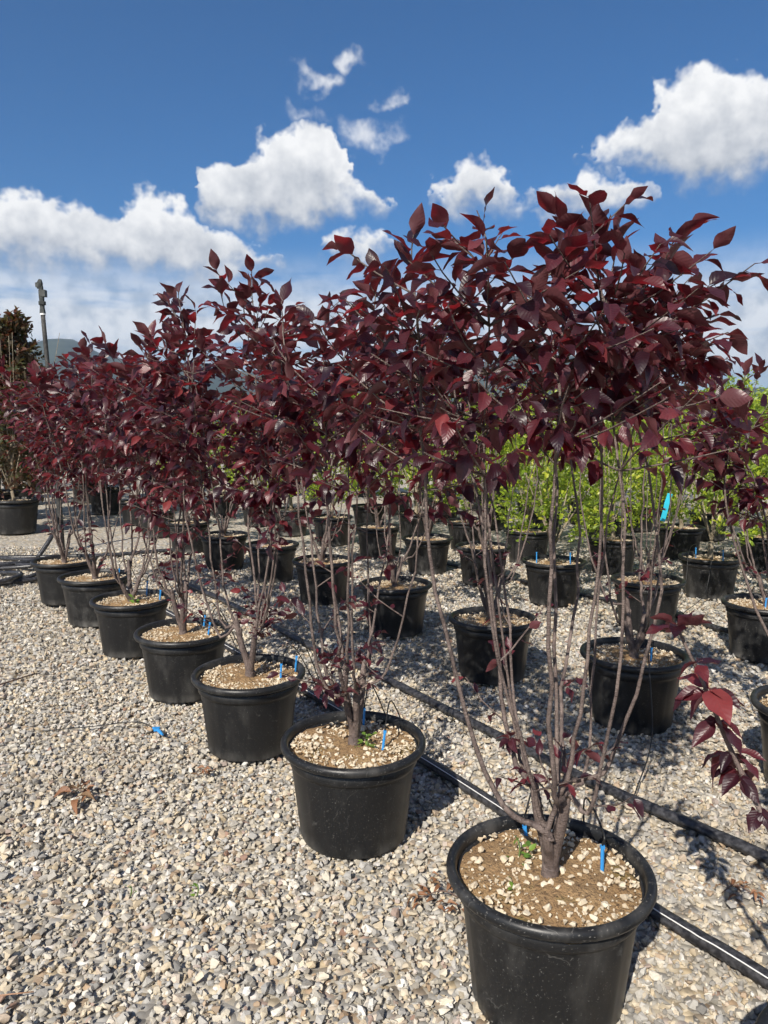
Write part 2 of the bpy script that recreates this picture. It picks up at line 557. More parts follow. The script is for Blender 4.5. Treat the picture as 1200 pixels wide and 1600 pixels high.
# ================================================================== the ground
def ground_z(x, y):
    return .012 * np.sin(x * 1.7 + .6 * y) * np.sin(y * 1.3 + .4) + .006 * np.sin(4.1 * x + 2.0) * np.sin(3.7 * y)


xs = np.concatenate([-np.geomspace(9000, 14, 14), np.linspace(-12, 12, 97), np.geomspace(14, 9000, 14)])
ys = np.concatenate([-np.geomspace(9000, 6, 12), np.linspace(-5, 22, 109), np.geomspace(24, 9000, 14)])
X, Y = np.meshgrid(xs, ys)
near = np.exp(-((X / 9) ** 2 + ((Y - 6) / 11) ** 2))
Z = ground_z(X, Y) * near - .006
gv = np.stack([X, Y, Z], -1).reshape(-1, 3)
nx, ny = len(xs), len(ys)
ii, jj = np.meshgrid(np.arange(ny - 1), np.arange(nx - 1), indexing='ij')
a = (ii * nx + jj).ravel()
gf = np.stack([a, a + 1, a + nx + 1, a + nx], 1)
ground = obj('ground', mesh('ground', gv, gf, M_ground))
tag(ground, 'pale crushed gravel ground of the plant nursery', 'ground', kind='structure')


# stones: convex hulls of random points, a few dozen shapes
import bmesh
def hull(n, seed):
    r = np.random.default_rng(seed)
    p = r.normal(size=(n, 3)); p /= np.linalg.norm(p, axis=1)[:, None]
    p *= np.array([.5, .5 * r.uniform(.62, .95), .5 * r.uniform(.45, .75)])
    p *= r.uniform(.85, 1.12, (n, 1))
    bm = bmesh.new()
    for q in p: bm.verts.new(q)
    res = bmesh.ops.convex_hull(bm, input=bm.verts)
    junk = [g for g in res['geom_interior'] if isinstance(g, bmesh.types.BMVert)]
    if junk: bmesh.ops.delete(bm, geom=junk, context='VERTS')
    bmesh.ops.triangulate(bm, faces=bm.faces[:])
    bm.verts.ensure_lookup_table()
    v = np.array([x.co[:] for x in bm.verts]); f = np.array([[x.index for x in q.verts] for q in bm.faces])
    bm.free()
    return v, f


HULL_A = [hull(13, 100 + i) for i in range(36)]
HULL_B = [hull(8, 300 + i) for i in range(24)]


def rot_batch(r, n, tilt):
    a = r.uniform(0, 2 * math.pi, n); b_ = r.normal(0, tilt, n); c_ = r.normal(0, tilt, n)
    ca, sa, cb, sb, cc, sc = np.cos(a), np.sin(a), np.cos(b_), np.sin(b_), np.cos(c_), np.sin(c_)
    Rm = np.empty((n, 3, 3))
    Rm[:, 0] = np.stack([ca * cb, ca * sb * sc - sa * cc, ca * sb * cc + sa * sc], 1)
    Rm[:, 1] = np.stack([sa * cb, sa * sb * sc + ca * cc, sa * sb * cc - ca * sc], 1)
    Rm[:, 2] = np.stack([-sb, cb * sc, cb * cc], 1)
    return Rm


def scatter(hulls, pos, size, r, tilt=.45):
    V, F, Q, off = [], [], [], 0
    which = r.integers(0, len(hulls), len(pos))
    rv = r.random(len(pos))
    for h, (hv, hf) in enumerate(hulls):
        idx = np.nonzero(which == h)[0]
        if not len(idx): continue
        Rm = rot_batch(r, len(idx), tilt)
        v = np.einsum('nij,vj->nvi', Rm, hv) * size[idx][:, None, None] + pos[idx][:, None, :]
        k = len(hv)
        f = hf[None] + (np.arange(len(idx)) * k)[:, None, None] + off
        V.append(v.reshape(-1, 3)); F.append(f.reshape(-1, 3)); Q.append(np.repeat(rv[idx], k)); off += len(idx) * k
    return np.concatenate(V), np.concatenate(F), np.concatenate(Q)


def wedge_points(r, d0, d1, per_m2):
    """points on the ground in front of the viewer, wide enough for a step to either side"""
    area = (.60 * (d1 ** 2 - d0 ** 2) / 2 + .55 * (d1 - d0)) * 2
    n = int(area * per_m2)
    wmax = .60 * d1 + .55
    m_ = int(n * 2.6)
    d = r.uniform(d0, d1, m_); x = r.uniform(-wmax, wmax, m_)
    k = abs(x) < .60 * d + .55
    x, d = x[k][:n], d[k][:n]
    return x, d


r = np.random.default_rng(21)
V, F, Q, off = [], [], [], 0
for (d0, d1, per, smin, smean, smax, hulls) in ((.75, 3.9, 4750, .009, .0180, .038, HULL_A), (3.9, 8.4, 2000, .012, .0255, .042, HULL_B)):
    x, d = wedge_points(r, d0, d1, per)
    size = np.clip(r.lognormal(math.log(smean), .42, len(x)), smin, smax)
    z = ground_z(x, d) + r.uniform(-.25, .38, len(x)) * size
    v, f, q = scatter(hulls, np.stack([x, d, z], 1), size, r)
    V.append(v); F.append(f + off); Q.append(q); off += len(v)
gravel = obj('gravel', mesh('gravel', np.concatenate(V), np.concatenate(F), M_stone, smooth=False, rnd=np.concatenate(Q)), ground)
tag(gravel, kind='stuff')
# the largest stones of the foreground, one by one
hm = [mesh('stone', v, f, M_stone, smooth=False) for v, f in HULL_A]
x, d = wedge_points(r, 1.3, 2.9, 60)
for k in range(min(290, len(x))):
    s = r.uniform(.026, .040)
    o = obj('stone', hm[k % len(hm)], ground, M=Matrix.Translation((x[k], d[k], float(ground_z(x[k], d[k])) + s * .22)) @ Matrix.Rotation(r.uniform(0, 6.28), 4, 'Z') @ Matrix.Rotation(r.normal(0, .3), 4, 'X') @ Matrix.Scale(s, 4))

# hills on the horizon
def hills():
    rr = np.random.default_rng(5)
    az = np.linspace(-75, 75, 181)
    ds = np.linspace(3600, 6200, 15)
    A, D = np.meshgrid(np.radians(az), ds)
    deg = np.degrees(A)
    base = 395 + 22 * np.sin(deg * .21 + 1) + 20 * np.sin(deg * .47 + 2.2) + 7 * np.sin(deg * 1.3) + 125 * np.exp(-((deg + 23.0) / 2.9) ** 2) + 60 * np.exp(-((deg - 12.5) / 4) ** 2)
    base = base - 190 / (1 + np.exp(-(deg - 19) / 1.2))
    shape = np.sin(np.clip((D - 3600) / 2600, 0, 1) * math.pi) ** .8
    h = base * shape + rr.normal(0, 5, A.shape) * shape - 2
    v = np.stack([D * np.sin(A), D * np.cos(A), h], -1).reshape(-1, 3)
    nx_, ny_ = len(az), len(ds)
    i2, j2 = np.meshgrid(np.arange(ny_ - 1), np.arange(nx_ - 1), indexing='ij')
    b0 = (i2 * nx_ + j2).ravel()
    o = obj('hills', mesh('hills', v, np.stack([b0, b0 + 1, b0 + nx_ + 1, b0 + nx_], 1), M_hill))
    tag(o, 'low blue hills on the far horizon', 'hills', kind='structure')
hills()

# ================================================================== pots
def make_pot_meshes():
    b = MB()
    def ribs(a, z):
        if z < .012 or z > .262: return 1.0
        k = abs(((a * 10 / (2 * math.pi)) % 1) - .5) * 2
        return 1.0 + (.014 if k > .86 else 0.0)
    prof = [(.03, .006), (.168, .0), (.182, .006), (.1835, .013), (.190, .075), (.1975, .14), (.205, .205), (.2115, .255), (.2125, .266), (.2205, .269), (.222, .275), (.2245, .312), (.218, .312), (.208, .24), (.19, .12)]
    b.lathe(prof, 80, ribs, close=True)
    body = mesh('plant_pot', np.concatenate(b.v), b.f, M_pot)
    b = MB()
    prof = [(.2235, .308), (.238, .3095), (.2465, .3135), (.2505, .321), (.2505, .329), (.2465, .3365), (.239, .340), (.231, .3385), (.2265, .332), (.2245, .318), (.220, .29)]
    b.lathe(prof, 80)
    rim = mesh('rim', np.concatenate(b.v), b.f, M_pot)
    return body, rim


POT, RIM = make_pot_meshes()
SOIL_Z = .302


def make_soil(seed):
    r = np.random.default_rng(seed)
    k, n = 56, 14
    V = [(0, 0, SOIL_Z + .012)]; F = []
    ph = r.uniform(0, 6.28, 4)
    for i in range(1, n + 1):
        rr = .2225 * i / n
        for j in range(k):
            a = 2 * math.pi * j / k
            x_, y_ = rr * math.cos(a), rr * math.sin(a)
            z_ = SOIL_Z + .010 * math.cos(rr / .2225 * 1.5) + .006 * math.sin(22 * x_ + ph[0]) * math.sin(19 * y_ + ph[1]) + .004 * math.sin(61 * x_ + ph[2]) * math.sin(53 * y_ + ph[3]) + r.normal(0, .0022)
            V.append((x_, y_, z_))
    for j in range(k): F.append((0, 1 + j, 1 + (j + 1) % k))
    for i in range(n - 1):
        for j in range(k):
            F.append((1 + i * k + j, 1 + (i + 1) * k + j, 1 + (i + 1) * k + (j + 1) % k, 1 + i * k + (j + 1) % k))
    return mesh('potting_soil', V, F, M_soil)


SOILS = [make_soil(40 + i) for i in range(3)]
PEB_M = [mesh('stone', v, f, M_pebble, smooth=False) for v, f in HULL_A[:14]]


def disc_points(r, n, hole=.03):
    m_ = n * 4
    rr = np.sqrt(r.uniform(hole ** 2, .214 ** 2, m_)); a = r.uniform(0, 6.28, m_)
    px, py = rr * np.cos(a), rr * np.sin(a)
    w = .5 + .5 * np.sin(px * 21 + r.uniform(0, 6)) * np.sin(py * 17 + r.uniform(0, 6)) + .25 * (rr / .214) ** 3     # they gather in drifts
    k = np.argsort(r.random(m_) - w * .45)[:n]
    return px[k], py[k]


TOPPING = []
for i in range(3):
    r = np.random.default_rng(60 + i)
    n = (520, 850, 900)[i]
    px, py = disc_points(r, n)
    size = np.clip(r.lognormal(math.log(.0095), .45, n), .004, .024)
    v, f, q = scatter(HULL_B, np.stack([px, py, SOIL_Z + .008 + size * .15], 1), size, r)
    TOPPING.append(mesh('pebble_topping', v, f, M_pebble, smooth=False, rnd=q))


def add_pot(root, seed, scale=1.0, pebbles=0, topping=1, soil=True):
    r = np.random.default_rng(seed)
    M = Matrix.Rotation(r.uniform(0, 6.28), 4, 'Z') @ Matrix.Diagonal((scale * r.uniform(.985, 1.015), scale * r.uniform(.97, 1.01), scale, 1))
    p = obj('plant_pot', POT, root, M=M)
    obj('rim', RIM, p)
    if soil:
        s = obj('potting_soil', SOILS[seed % 3], root, M=Matrix.Diagonal((scale, scale, scale, 1)) @ Matrix.Rotation(r.uniform(0, 6.28), 4, 'Z'))
        if topping is not None:
            tag(obj('pebble_topping', TOPPING[topping], s), kind='stuff')
        if pebbles:
            px, py = disc_points(r, pebbles)
            for k in range(pebbles):
                sz = r.uniform(.014, .026)
                obj('stone', PEB_M[k % 14], s, M=Matrix.Translation((px[k], py[k], SOIL_Z + .010 + sz * .2)) @ Matrix.Rotation(r.uniform(0, 6.28), 4, 'Z') @ Matrix.Rotation(r.normal(0, .4), 4, 'X') @ Matrix.Scale(sz, 4))
    return p


# ================================================================== leaves
def leaf_shape(nl, nw, wid, fold, curl, wave, tip, seed, petiole=True):
    """unit leaf: petiole at the origin, blade along +X, upper face +Z"""
    r = np.random.default_rng(seed)
    V, UV, F = [], [], []
    ph = r.uniform(0, 6.28); twist = r.normal(0, .35); bend = r.normal(0, .05)
    p0 = .13 if petiole else 0
    for i in range(nl + 1):
        t = i / nl
        w = wid * (math.sin(math.pi * min(1, t ** .82)) ** .85) * (1 - tip * t ** 3) if 0 < t < 1 else 0.004
        cx = p0 + (1 - p0) * t
        droop = -curl * t * t
        for j in range(-nw, nw + 1):
            s = j / nw
            y_ = s * w
            z_ = fold * 1.9 * abs(y_) ** 1.5 + droop + wave * abs(s) * math.sin(t * 9 + ph + (2 if s > 0 else 0)) * w
            tw = twist * t; y2, z2 = y_ * math.cos(tw) - (z_ - droop) * math.sin(tw), (z_ - droop) * math.cos(tw) + y_ * math.sin(tw) + droop
            V.append((cx - .1 * curl * t * t, y2 + bend * t * t, z2)); UV.append((t, y_))
    k = 2 * nw + 1
    for i in range(nl):
        for j in range(k - 1):
            F.append((i * k + j, (i + 1) * k + j, (i + 1) * k + j + 1, i * k + j + 1))
    if petiole:
        o = len(V)
        w = .012
        V += [(-.01, w, 0), (-.01, -w * .5, w), (-.01, -w * .5, -w), (p0 + .03, w * .6, -.004), (p0 + .03, -w * .3, 0), (p0 + .03, -w * .3, -.012)]
        UV += [(0, 0)] * 6
        F += [(o, o + 1, o + 4, o + 3), (o + 1, o + 2, o + 5, o + 4), (o + 2, o, o + 3, o + 5)]
    return np.array(V), F, np.array(UV)


LEAF_S = [leaf_shape(7, 2, w_, f_, c_, v_, t_, 1 + i) for i, (w_, f_, c_, v_, t_) in enumerate(((.24, .4, .16, .18, .25), (.22, .3, .32, .26, .3), (.255, .2, .10, .2, .22), (.22, .9, .24, .14, .25),
          (.235, .35, -.12, .28, .3), (.205, .6, .52, .2, .3), (.245, .25, .36, .24, .25), (.23, .1, .2, .32, .2), (.21, .7, .1, .24, .35), (.26, .3, .26, .26, .2)))]
LEAF_M = [mesh('leaf', v, f, M_plum, True, uv) for v, f, uv in LEAF_S]
# cheap blades for joined foliage
def cheap(seed, wid):
    v, f, uv = leaf_shape(3, 1, wid, .4, .18, .05, .3, seed, petiole=False)
    return v, np.array(f), uv
CHEAP = [cheap(11, .26), cheap(12, .23), cheap(13, .29)]


def basis(axis, roll, r):
    x_ = axis / (np.linalg.norm(axis) + 1e-9)
    up = np.array([0, 0, 1.0])
    y_ = np.cross(up, x_)
    if np.linalg.norm(y_) < .15: y_ = np.cross(np.array([r.normal(), r.normal(), 0.1]), x_)
    y_ /= np.linalg.norm(y_)
    z_ = np.cross(x_, y_)
    c, s = math.cos(roll), math.sin(roll)
    y2 = y_ * c + z_ * s
    return np.stack([x_, y2, np.cross(x_, y2)], 1)


def join_leaves(leaves, shapes, r):
    """leaves: (pos, 3x3, size) -> verts, quads, uv, rnd"""
    V, F, U, Q, off = [], [], [], [], 0
    pos = np.array([l[0] for l in leaves]); B = np.array([l[1] for l in leaves]); S = np.array([l[2] for l in leaves])
    which = r.integers(0, len(shapes), len(leaves))
    for h, (hv, hf, uv) in enumerate(shapes):
        idx = np.nonzero(which == h)[0]
        if not len(idx): continue
        v = np.einsum('nij,vj->nvi', B[idx], hv) * S[idx][:, None, None] + pos[idx][:, None, :]
        k = len(hv)
        V.append(v.reshape(-1, 3)); F.append((hf[None] + (np.arange(len(idx)) * k)[:, None, None] + off).reshape(-1, 4))
        U.append(np.tile(uv, (len(idx), 1))); Q.append(np.repeat(r.random(len(idx)), k)); off += len(idx) * k
    return np.concatenate(V), np.concatenate(F), np.concatenate(U), np.concatenate(Q)


# ================================================================== plum shrubs
def plum_skeleton(seed, n_stems=9, top=1.85, low=1.02, rad=.46, lean=(0, 0), dense=1.0, shoots=7, leaf=.105):
    """stems [(path, radius, twigs)] and leaves [(pos, basis, size)] about the pot's base"""
    r = np.random.default_rng(seed)
    lean = np.array([*lean, 0.0])
    stems, leaves = [], []
    n_l = int(r.integers(3, 5))
    az0 = r.uniform(0, 6.28)
    fork = np.array([r.normal(0, .006), r.normal(0, .006), SOIL_Z + r.uniform(.05, .08)])
    fork[2] -= .02
    trunk = spline([(fork[0] * .3, fork[1] * .3, SOIL_Z - .02), (fork[0] * .6, fork[1] * .6, SOIL_Z + .02), fork], 10)
    limbs = []
    for k in range(n_l):
        a = az0 + k * 6.283 / n_l + r.normal(0, .25)
        limbs.append((a, fork + np.array([math.cos(a) * .05, math.sin(a) * .05, r.uniform(.09, .2)])))

    def add_leaf(p, axis, size, roll):
        tip = p[2] + axis[2] / (np.linalg.norm(axis) + 1e-6) * size
        if max(tip, p[2]) > top + .03 or (p[2] > low and not inside(p) and r.random() < .5) or (max(tip, p[2]) > top - .05 * r.random() and r.random() < .8): return
        leaves.append((p.copy(), basis(axis, roll, r), size))

    zc, rz, rr_ = (low + top) / 2 + .02, (top - low) / 2 + .06, rad + .05

    def inside(q):
        u = (q - lean)
        return (math.hypot(u[0], u[1]) / rr_) ** 2.4 + (abs(q[2] - zc) / rz) ** 2.4 < 1

    def shoot(p, d, L, n, size, droop, twigs):
        pts = [p]
        d = d / np.linalg.norm(d)
        if p[2] > low:
            while L > .07 and not inside(p + d * L):
                L *= .7; n = max(3, int(n * .75))
        for k in range(4):
            d = d + np.array([r.normal(0, .10), r.normal(0, .10), .05])
            d /= np.linalg.norm(d)
            pts.append(pts[-1] + d * L / 4)
        pts = np.array(pts)
        twigs.append(pts)
        side = r.uniform(0, 6.28)
        for k in range(n):
            t = .22 + .78 * k / max(1, n - 1)
            u = t * 4; i = min(int(u), 3)
            q = pts[i] + (pts[i + 1] - pts[i]) * (u - i)
            side += 2.4
            e1 = np.cross(d, [0, 0, 1.0]); e1 /= np.linalg.norm(e1) + 1e-6
            e2 = np.cross(e1, d)
            s = math.cos(side) * e1 + math.sin(side) * e2 * .6
            open_ = .95 if k < n - 2 else .45
            ax = d * (1.05 - .4 * open_) + s * open_ + np.array([0, 0, -droop + r.normal(0, .25)])
            add_leaf(q, ax, size * r.uniform(.72, 1.15), r.normal(0, .5))

    for i in range(n_stems):
        a_l, f2 = limbs[i % n_l]
        a = a_l + r.normal(0, .38)
        o = np.array([math.cos(a), math.sin(a), 0])
        R1, R2 = r.uniform(.38, .60) * rad, r.uniform(.30, .80) * rad
        h = top - .20 - r.uniform(0, .20) - (.08 if i % 3 == 0 else 0)
        z2 = .62 + r.uniform(-.1, .1)
        path = spline([f2 * .75 + fork * .25, f2 + o * .006, o * R1 * .62 + lean * .3 + (0, 0, z2), o * R1 + lean * .6 + (r.normal(0, .02), r.normal(0, .02), 1.08), o * R2 + lean + (r.normal(0, .03), r.normal(0, .03), h)], 26)
        path[3:-1] += r.normal(0, .0028, (len(path) - 4, 3))
        radius = np.interp(np.linspace(0, 1, 26), [0, .16, .5, 1], [.0102, .0080, .0053, .0020]) * r.uniform(.7, 1.2)
        twigs = []
        z = low + r.uniform(-.20, .14)
        side = r.uniform(0, 6.28)
        while z < h - .03:
            k = np.argmin(abs(path[:, 2] - z))
            p = path[k]
            side += 2.4
            env = math.sin(math.pi * min(1, max(.12, (z - low + .12) / (top - low + .12)))) ** .6
            out = p - lean; out[2] = 0
            out = out / (np.linalg.norm(out) + 1e-6)
            az = np.array([math.cos(side), math.sin(side), 0]) + out * .75
            d = az / np.linalg.norm(az) + np.array([0, 0, r.uniform(.05, .85)])
            L = (.12 + .30 * r.random() * env) * rad / .46
            droop = float(np.interp(z, [low, (low + top) / 2, top - .15], [.8, .3, -.3]))
            shoot(p, d, L, int(3 + L / .034), leaf * (.78 + .3 * (z - low) / (top - low)), droop, twigs)
            z += r.uniform(.038, .075) / dense
        # leader
        shoot(path[-1], path[-1] - path[-3] + (0, 0, .02), .08 + r.uniform(0, .08), 7, leaf * 1.08, -.15, twigs)
        stems.append((path, radius, twigs))
    # scattered weak shoots low on the stems
    for k in range(shoots):
        path, radius, twigs = stems[int(r.integers(0, n_stems))]
        j = int(r.integers(7, 17))
        a = r.uniform(0, 6.28)
        shoot(path[j], np.array([math.cos(a), math.sin(a), .5]), r.uniform(.04, .20), int(r.integers(3, 7)), leaf * r.uniform(.42, .72), .35, twigs)
    return trunk, [l[1] for l in limbs], stems, leaves


def plum(name, loc, seed, label, group, n_leaf=300, pebbles=0, topping=1, extra=None, **kw):
    root = empty(name, loc)
    tag(root, label, 'shrub', group)
    add_pot(root, seed, pebbles=pebbles, topping=topping)
    trunk, limbs, stems, leaves = plum_skeleton(seed, **kw)
    if extra: extra(stems, leaves)
    r = np.random.default_rng(seed + 999)
    b = MB(); b.tube(trunk, np.interp(np.linspace(0, 1, 10), [0, .2, .45, .7, .9, 1], [.030, .0245, .0215, .021, .016, .006]), 12)
    b.build('trunk', M_bark, root)
    for f2 in limbs:
        o2 = f2 - trunk[-1]
        L = spline([trunk[4], trunk[-1] + o2 * np.array([.25, .25, .12]), trunk[-1] + o2 * np.array([.75, .75, .6]), f2, f2 + o2 * np.array([.12, .12, .25])], 12)
        b = MB(); b.tube(L, np.interp(np.linspace(0, 1, 12), [0, .4, .8, 1], [.0165, .0135, .011, .006]), 9); b.build('limb', M_bark, root)
    for path, radius, twigs in stems:
        b = MB(); b.tube(path, radius, 6 if n_leaf else 5)
        for t in twigs: b.tube(t, np.linspace(.0030, .0014, len(t)), 3, cap=False)
        b.build('stem', M_bark, root)
    cam_l = np.array([0, 0, EYE]) - np.array(loc)
    leaves.sort(key=lambda l: np.linalg.norm(l[0] - cam_l))
    for k, (p, B, s) in enumerate(leaves[:n_leaf]):
        M = np.eye(4); M[:3, :3] = B * s; M[:3, 3] = p
        obj('leaf', LEAF_M[int(r.integers(0, 10))], root, M=Matrix(M.tolist()))
    rest = leaves[n_leaf:]
    if rest:
        v, f, u, q = join_leaves(rest, [(a_, np.array(b_), c_) for a_, b_, c_ in LEAF_S] if loc[1] < 4 else CHEAP, r)
        tag(obj('foliage', mesh('foliage', v, f, M_plum, True, u, q), root), kind='stuff')
    return root, len(leaves)


ORD = ['', 'first', 'second', 'third', 'fourth', 'fifth', 'sixth', 'seventh', 'eighth', 'ninth', 'tenth']
G1 = 'potted purple plum shrubs in the front row'
ROW1 = [(.86, 1.05), (.40, 1.673), (-.105, 2.408), (-.588, 3.102), (-1.053, 3.761), (-1.572, 4.486), (-2.069, 5.178), (-2.564, 5.815)]


def low_branch(stems, leaves):
    """the long low shoot that reaches out left of the nearest shrub at the right edge"""
    r = np.random.default_rng(77)
    path = spline([(0, 0, .34), (-.05, .14, .46), (-.09, .30, .58), (-.14, .40, .72), (-.195, .43, .86), (-.25, .45, .98)], 24)
    d = np.array([-.35, .1, .9])
    for z, n, sz, dr in ((.56, 5, .05, -.3), (.62, 6, .06, -.5), (.68, 8, .065, -.6), (.73, 8, .07, -.6), (.79, 5, .075, -.4), (.855, 9, .092, -.15), (.90, 3, .08, 0), (.975, 8, .082, .15)):
        k = int(np.argmin(abs(path[:, 2] - z)))
        for m_ in range(n):
            a = m_ * 2.4 + z * 40 + r.normal(0, .2)
            ax = np.array([math.cos(a), math.sin(a), dr + r.normal(0, .3)])
            leaves.append((path[k] + r.normal(0, .006, 3), basis(ax, r.normal(0, .4), r), sz * r.uniform(.75, 1.15)))
    stems.append((path, np.linspace(.009, .003, 24), []))


counts = []
spec = [
    dict(seed=501, label='purple plum shrub at the right edge, only leaf tips and pot rim in view', top=1.80, rad=.38, lean=(.31, .0), shoots=0, pebbles=0, topping=1, extra=low_branch, n_leaf=160),
    dict(seed=1009, label='nearest potted purple plum shrub with its whole dusty black pot in the foreground', top=1.92, low=1.42, rad=.45, n_stems=12, lean=(-.04, .14), shoots=14, pebbles=110, topping=0, leaf=.086, dense=3.6),
    dict(seed=1006, label='second potted purple plum shrub of the front row, green weed at its trunk', top=1.93, low=1.22, rad=.41, n_stems=9, lean=(.02, .06), shoots=28, pebbles=80, topping=1, leaf=.088, dense=1.5),
    dict(seed=1051, label='third potted purple plum shrub of the front row, leaves reaching low on its stems', top=2.06, low=1.04, rad=.41, n_stems=9, lean=(.0, .02), shoots=26, topping=1, leaf=.090, dense=1.3),
    dict(seed=544, label='fourth potted purple plum shrub of the front row with low red shoots', top=1.97, low=1.0, rad=.41, n_stems=8, shoots=14, topping=2, leaf=.098, dense=1.1),
    dict(seed=555, label='fifth potted purple plum shrub of the front row', top=1.96, low=1.1, rad=.41, n_stems=9, shoots=4, topping=2, leaf=.095, dense=1.1),
    dict(seed=566, label='sixth potted purple plum shrub of the front row', top=1.99, low=1.05, rad=.41, n_stems=9, shoots=4, topping=2, leaf=.092, dense=1.1),
    dict(seed=577, label='farthest potted purple plum shrub of the front row beside the weathered post', top=2.02, low=1.0, rad=.41, n_stems=9, shoots=3, topping=2, leaf=.09, dense=1.1),
]
for (x_, y_), sp in zip(ROW1, spec):
    root, n = plum('potted_plum_shrub', (x_, y_, .008), group=G1, **sp)
    counts.append(n)

G2 = 'potted purple plum shrubs in the second row'
ROW2 = [(1.68, 2.71), (1.179, 3.376), (.609, 4.022), (.078, 4.918), (-.487, 5.815), (-1.02, 6.626), (-1.587, 7.228), (-2.198, 8.221), (-2.913, 9.375), (-3.558, 10.52)]
for k, (x_, y_) in enumerate(ROW2):
    if k == 0: lab = 'second row purple plum shrub cut off by the right edge of the picture'
    elif k == 1: lab = 'nearest whole purple plum shrub of the second row, in a shaded pot'
    else: lab = ORD[k] + ' purple plum shrub of the second row, counted from the right, in a shaded pot'
    root, n = plum('potted_plum_shrub', (x_, y_, .008), 600 + 11 * k, lab, G2, n_leaf=260 if k < 5 else 0, topping=1, top=[1.64, 1.98, 1.95, 1.8, 1.8, 1.75, 1.8, 1.85, 1.9, 1.9][k], low=1.52 if k in (1, 2) else 1.12, rad=.44, n_stems=7 if k else 9,
                   shoots=6, leaf=.092, dense=1.0 if k else 2.2, lean=(0, 0) if k else (-.13, .05))
    counts.append(n)
G3 = 'potted purple plum shrubs in the third row'
ROW3P = [(2.316, 4.368, 'third row purple plum shrub at the right edge behind the second row'), (1.847, 5.066, 'third row purple plum shrub with blue tape tied to a stem'),
         (.889, 6.517, 'third row purple plum shrub behind the stems of the nearest shrub'), (.419, 7.015, 'third row purple plum shrub left of the gap in the crowns, pot in dappled light'), (-.069, 7.844, 'farthest purple plum shrub of the third row')]
for k, (x_, y_, lab) in enumerate(ROW3P):
    root, n = plum('potted_plum_shrub', (x_, y_, .008), 760 + 11 * k, lab, G3, n_leaf=200 if k < 1 else 0, top=[1.95, 1.9, 1.85, 1.8, 1.8][k], low=[1.3, 1.5, 1.5, 1.3, 1.2][k], rad=.40, n_stems=7, shoots=5, leaf=.088)
    counts.append(n)
print('plum leaves', counts)


# ================================================================== green and bronze shrubs
def bush_meshes(seed, height, rad, base, n_leaf, size, mat, bmat, conic=0.0, clumps=120):
    r = np.random.default_rng(seed)
    b = MB()
    trunk = spline([(0, 0, SOIL_Z - .02), (r.normal(0, .01), r.normal(0, .01), SOIL_Z + .08), (r.normal(0, .02), r.normal(0, .02), SOIL_Z + .16)], 6)
    b.tube(trunk, np.linspace(.026, .02, 6), 7)
    tips = []
    for k in range(9):
        a = k * 2.4 + r.normal(0, .3)
        Rr = rad * r.uniform(.3, .9)
        path = spline([trunk[-1], trunk[-1] + np.array([math.cos(a) * .06, math.sin(a) * .06, .14]), (math.cos(a) * Rr * .6, math.sin(a) * Rr * .6, base + (height - base) * .4), (math.cos(a) * Rr, math.sin(a) * Rr, height - r.uniform(.1, .4))], 14)
        b.tube(path, np.linspace(.011, .003, 14), 4)
        tips.append(path)
    wood = mesh('trunk', np.concatenate(b.v), b.f, bmat)
    leaves = []
    per = n_leaf // clumps
    for c in range(clumps):
        t = r.uniform(0, 1) ** .85
        zz = base + (height - base) * t
        env = rad * (1 - conic * t) * (math.sin(math.pi * min(1, .16 + .80 * t)) ** .5)
        rr = env * math.sqrt(r.uniform(.2, 1)); a = r.uniform(0, 6.28)
        cpos = np.array([rr * math.cos(a), rr * math.sin(a), zz])
        out = np.array([math.cos(a), math.sin(a), .9]); out /= np.linalg.norm(out)
        for k in range(per):
            p = cpos + out * r.uniform(-.10, .10) + r.normal(0, .022, 3)
            ax = out * .6 + r.normal(0, .7, 3) + (0, 0, .15)
            leaves.append((p, basis(ax, r.normal(0, .6), r), size * r.uniform(.6, 1.2)))
    v, f, u, q = join_leaves(leaves, CHEAP, r)
    return wood, mesh('crown', v, f, mat, True, u, q)


GREEN = [bush_meshes(900 + i, [1.6, 1.75, 1.65, 1.82][i], [.5, .52, .54, .5][i], 0.5, 3400, .052, M_green, M_barkp, clumps=130) for i in range(4)]
BRONZE = [bush_meshes(950 + i, [2.75, 2.3][i], .78, .42, 6000, .10, M_dusk, M_barkp, conic=.55, clumps=300) for i in range(2)]


def bush(name, loc, variant, label, group, seed, scale=1.0, potscale=1.0, cat='shrub', topping=1):
    r = np.random.default_rng(seed)
    root = empty(name, loc)
    tag(root, label, cat, group)
    add_pot(root, seed, scale=potscale, topping=topping)
    M = Matrix.Rotation(r.uniform(0, 6.28), 4, 'Z') @ Matrix.Diagonal((scale, scale, scale * r.uniform(.95, 1.06), 1))
    M = Matrix.Translation((0, 0, SOIL_Z * (potscale - scale))) @ M
    obj('trunk', variant[0], root, M=M)
    tag(obj('crown', variant[1], root, M=M), kind='stuff')
    return root


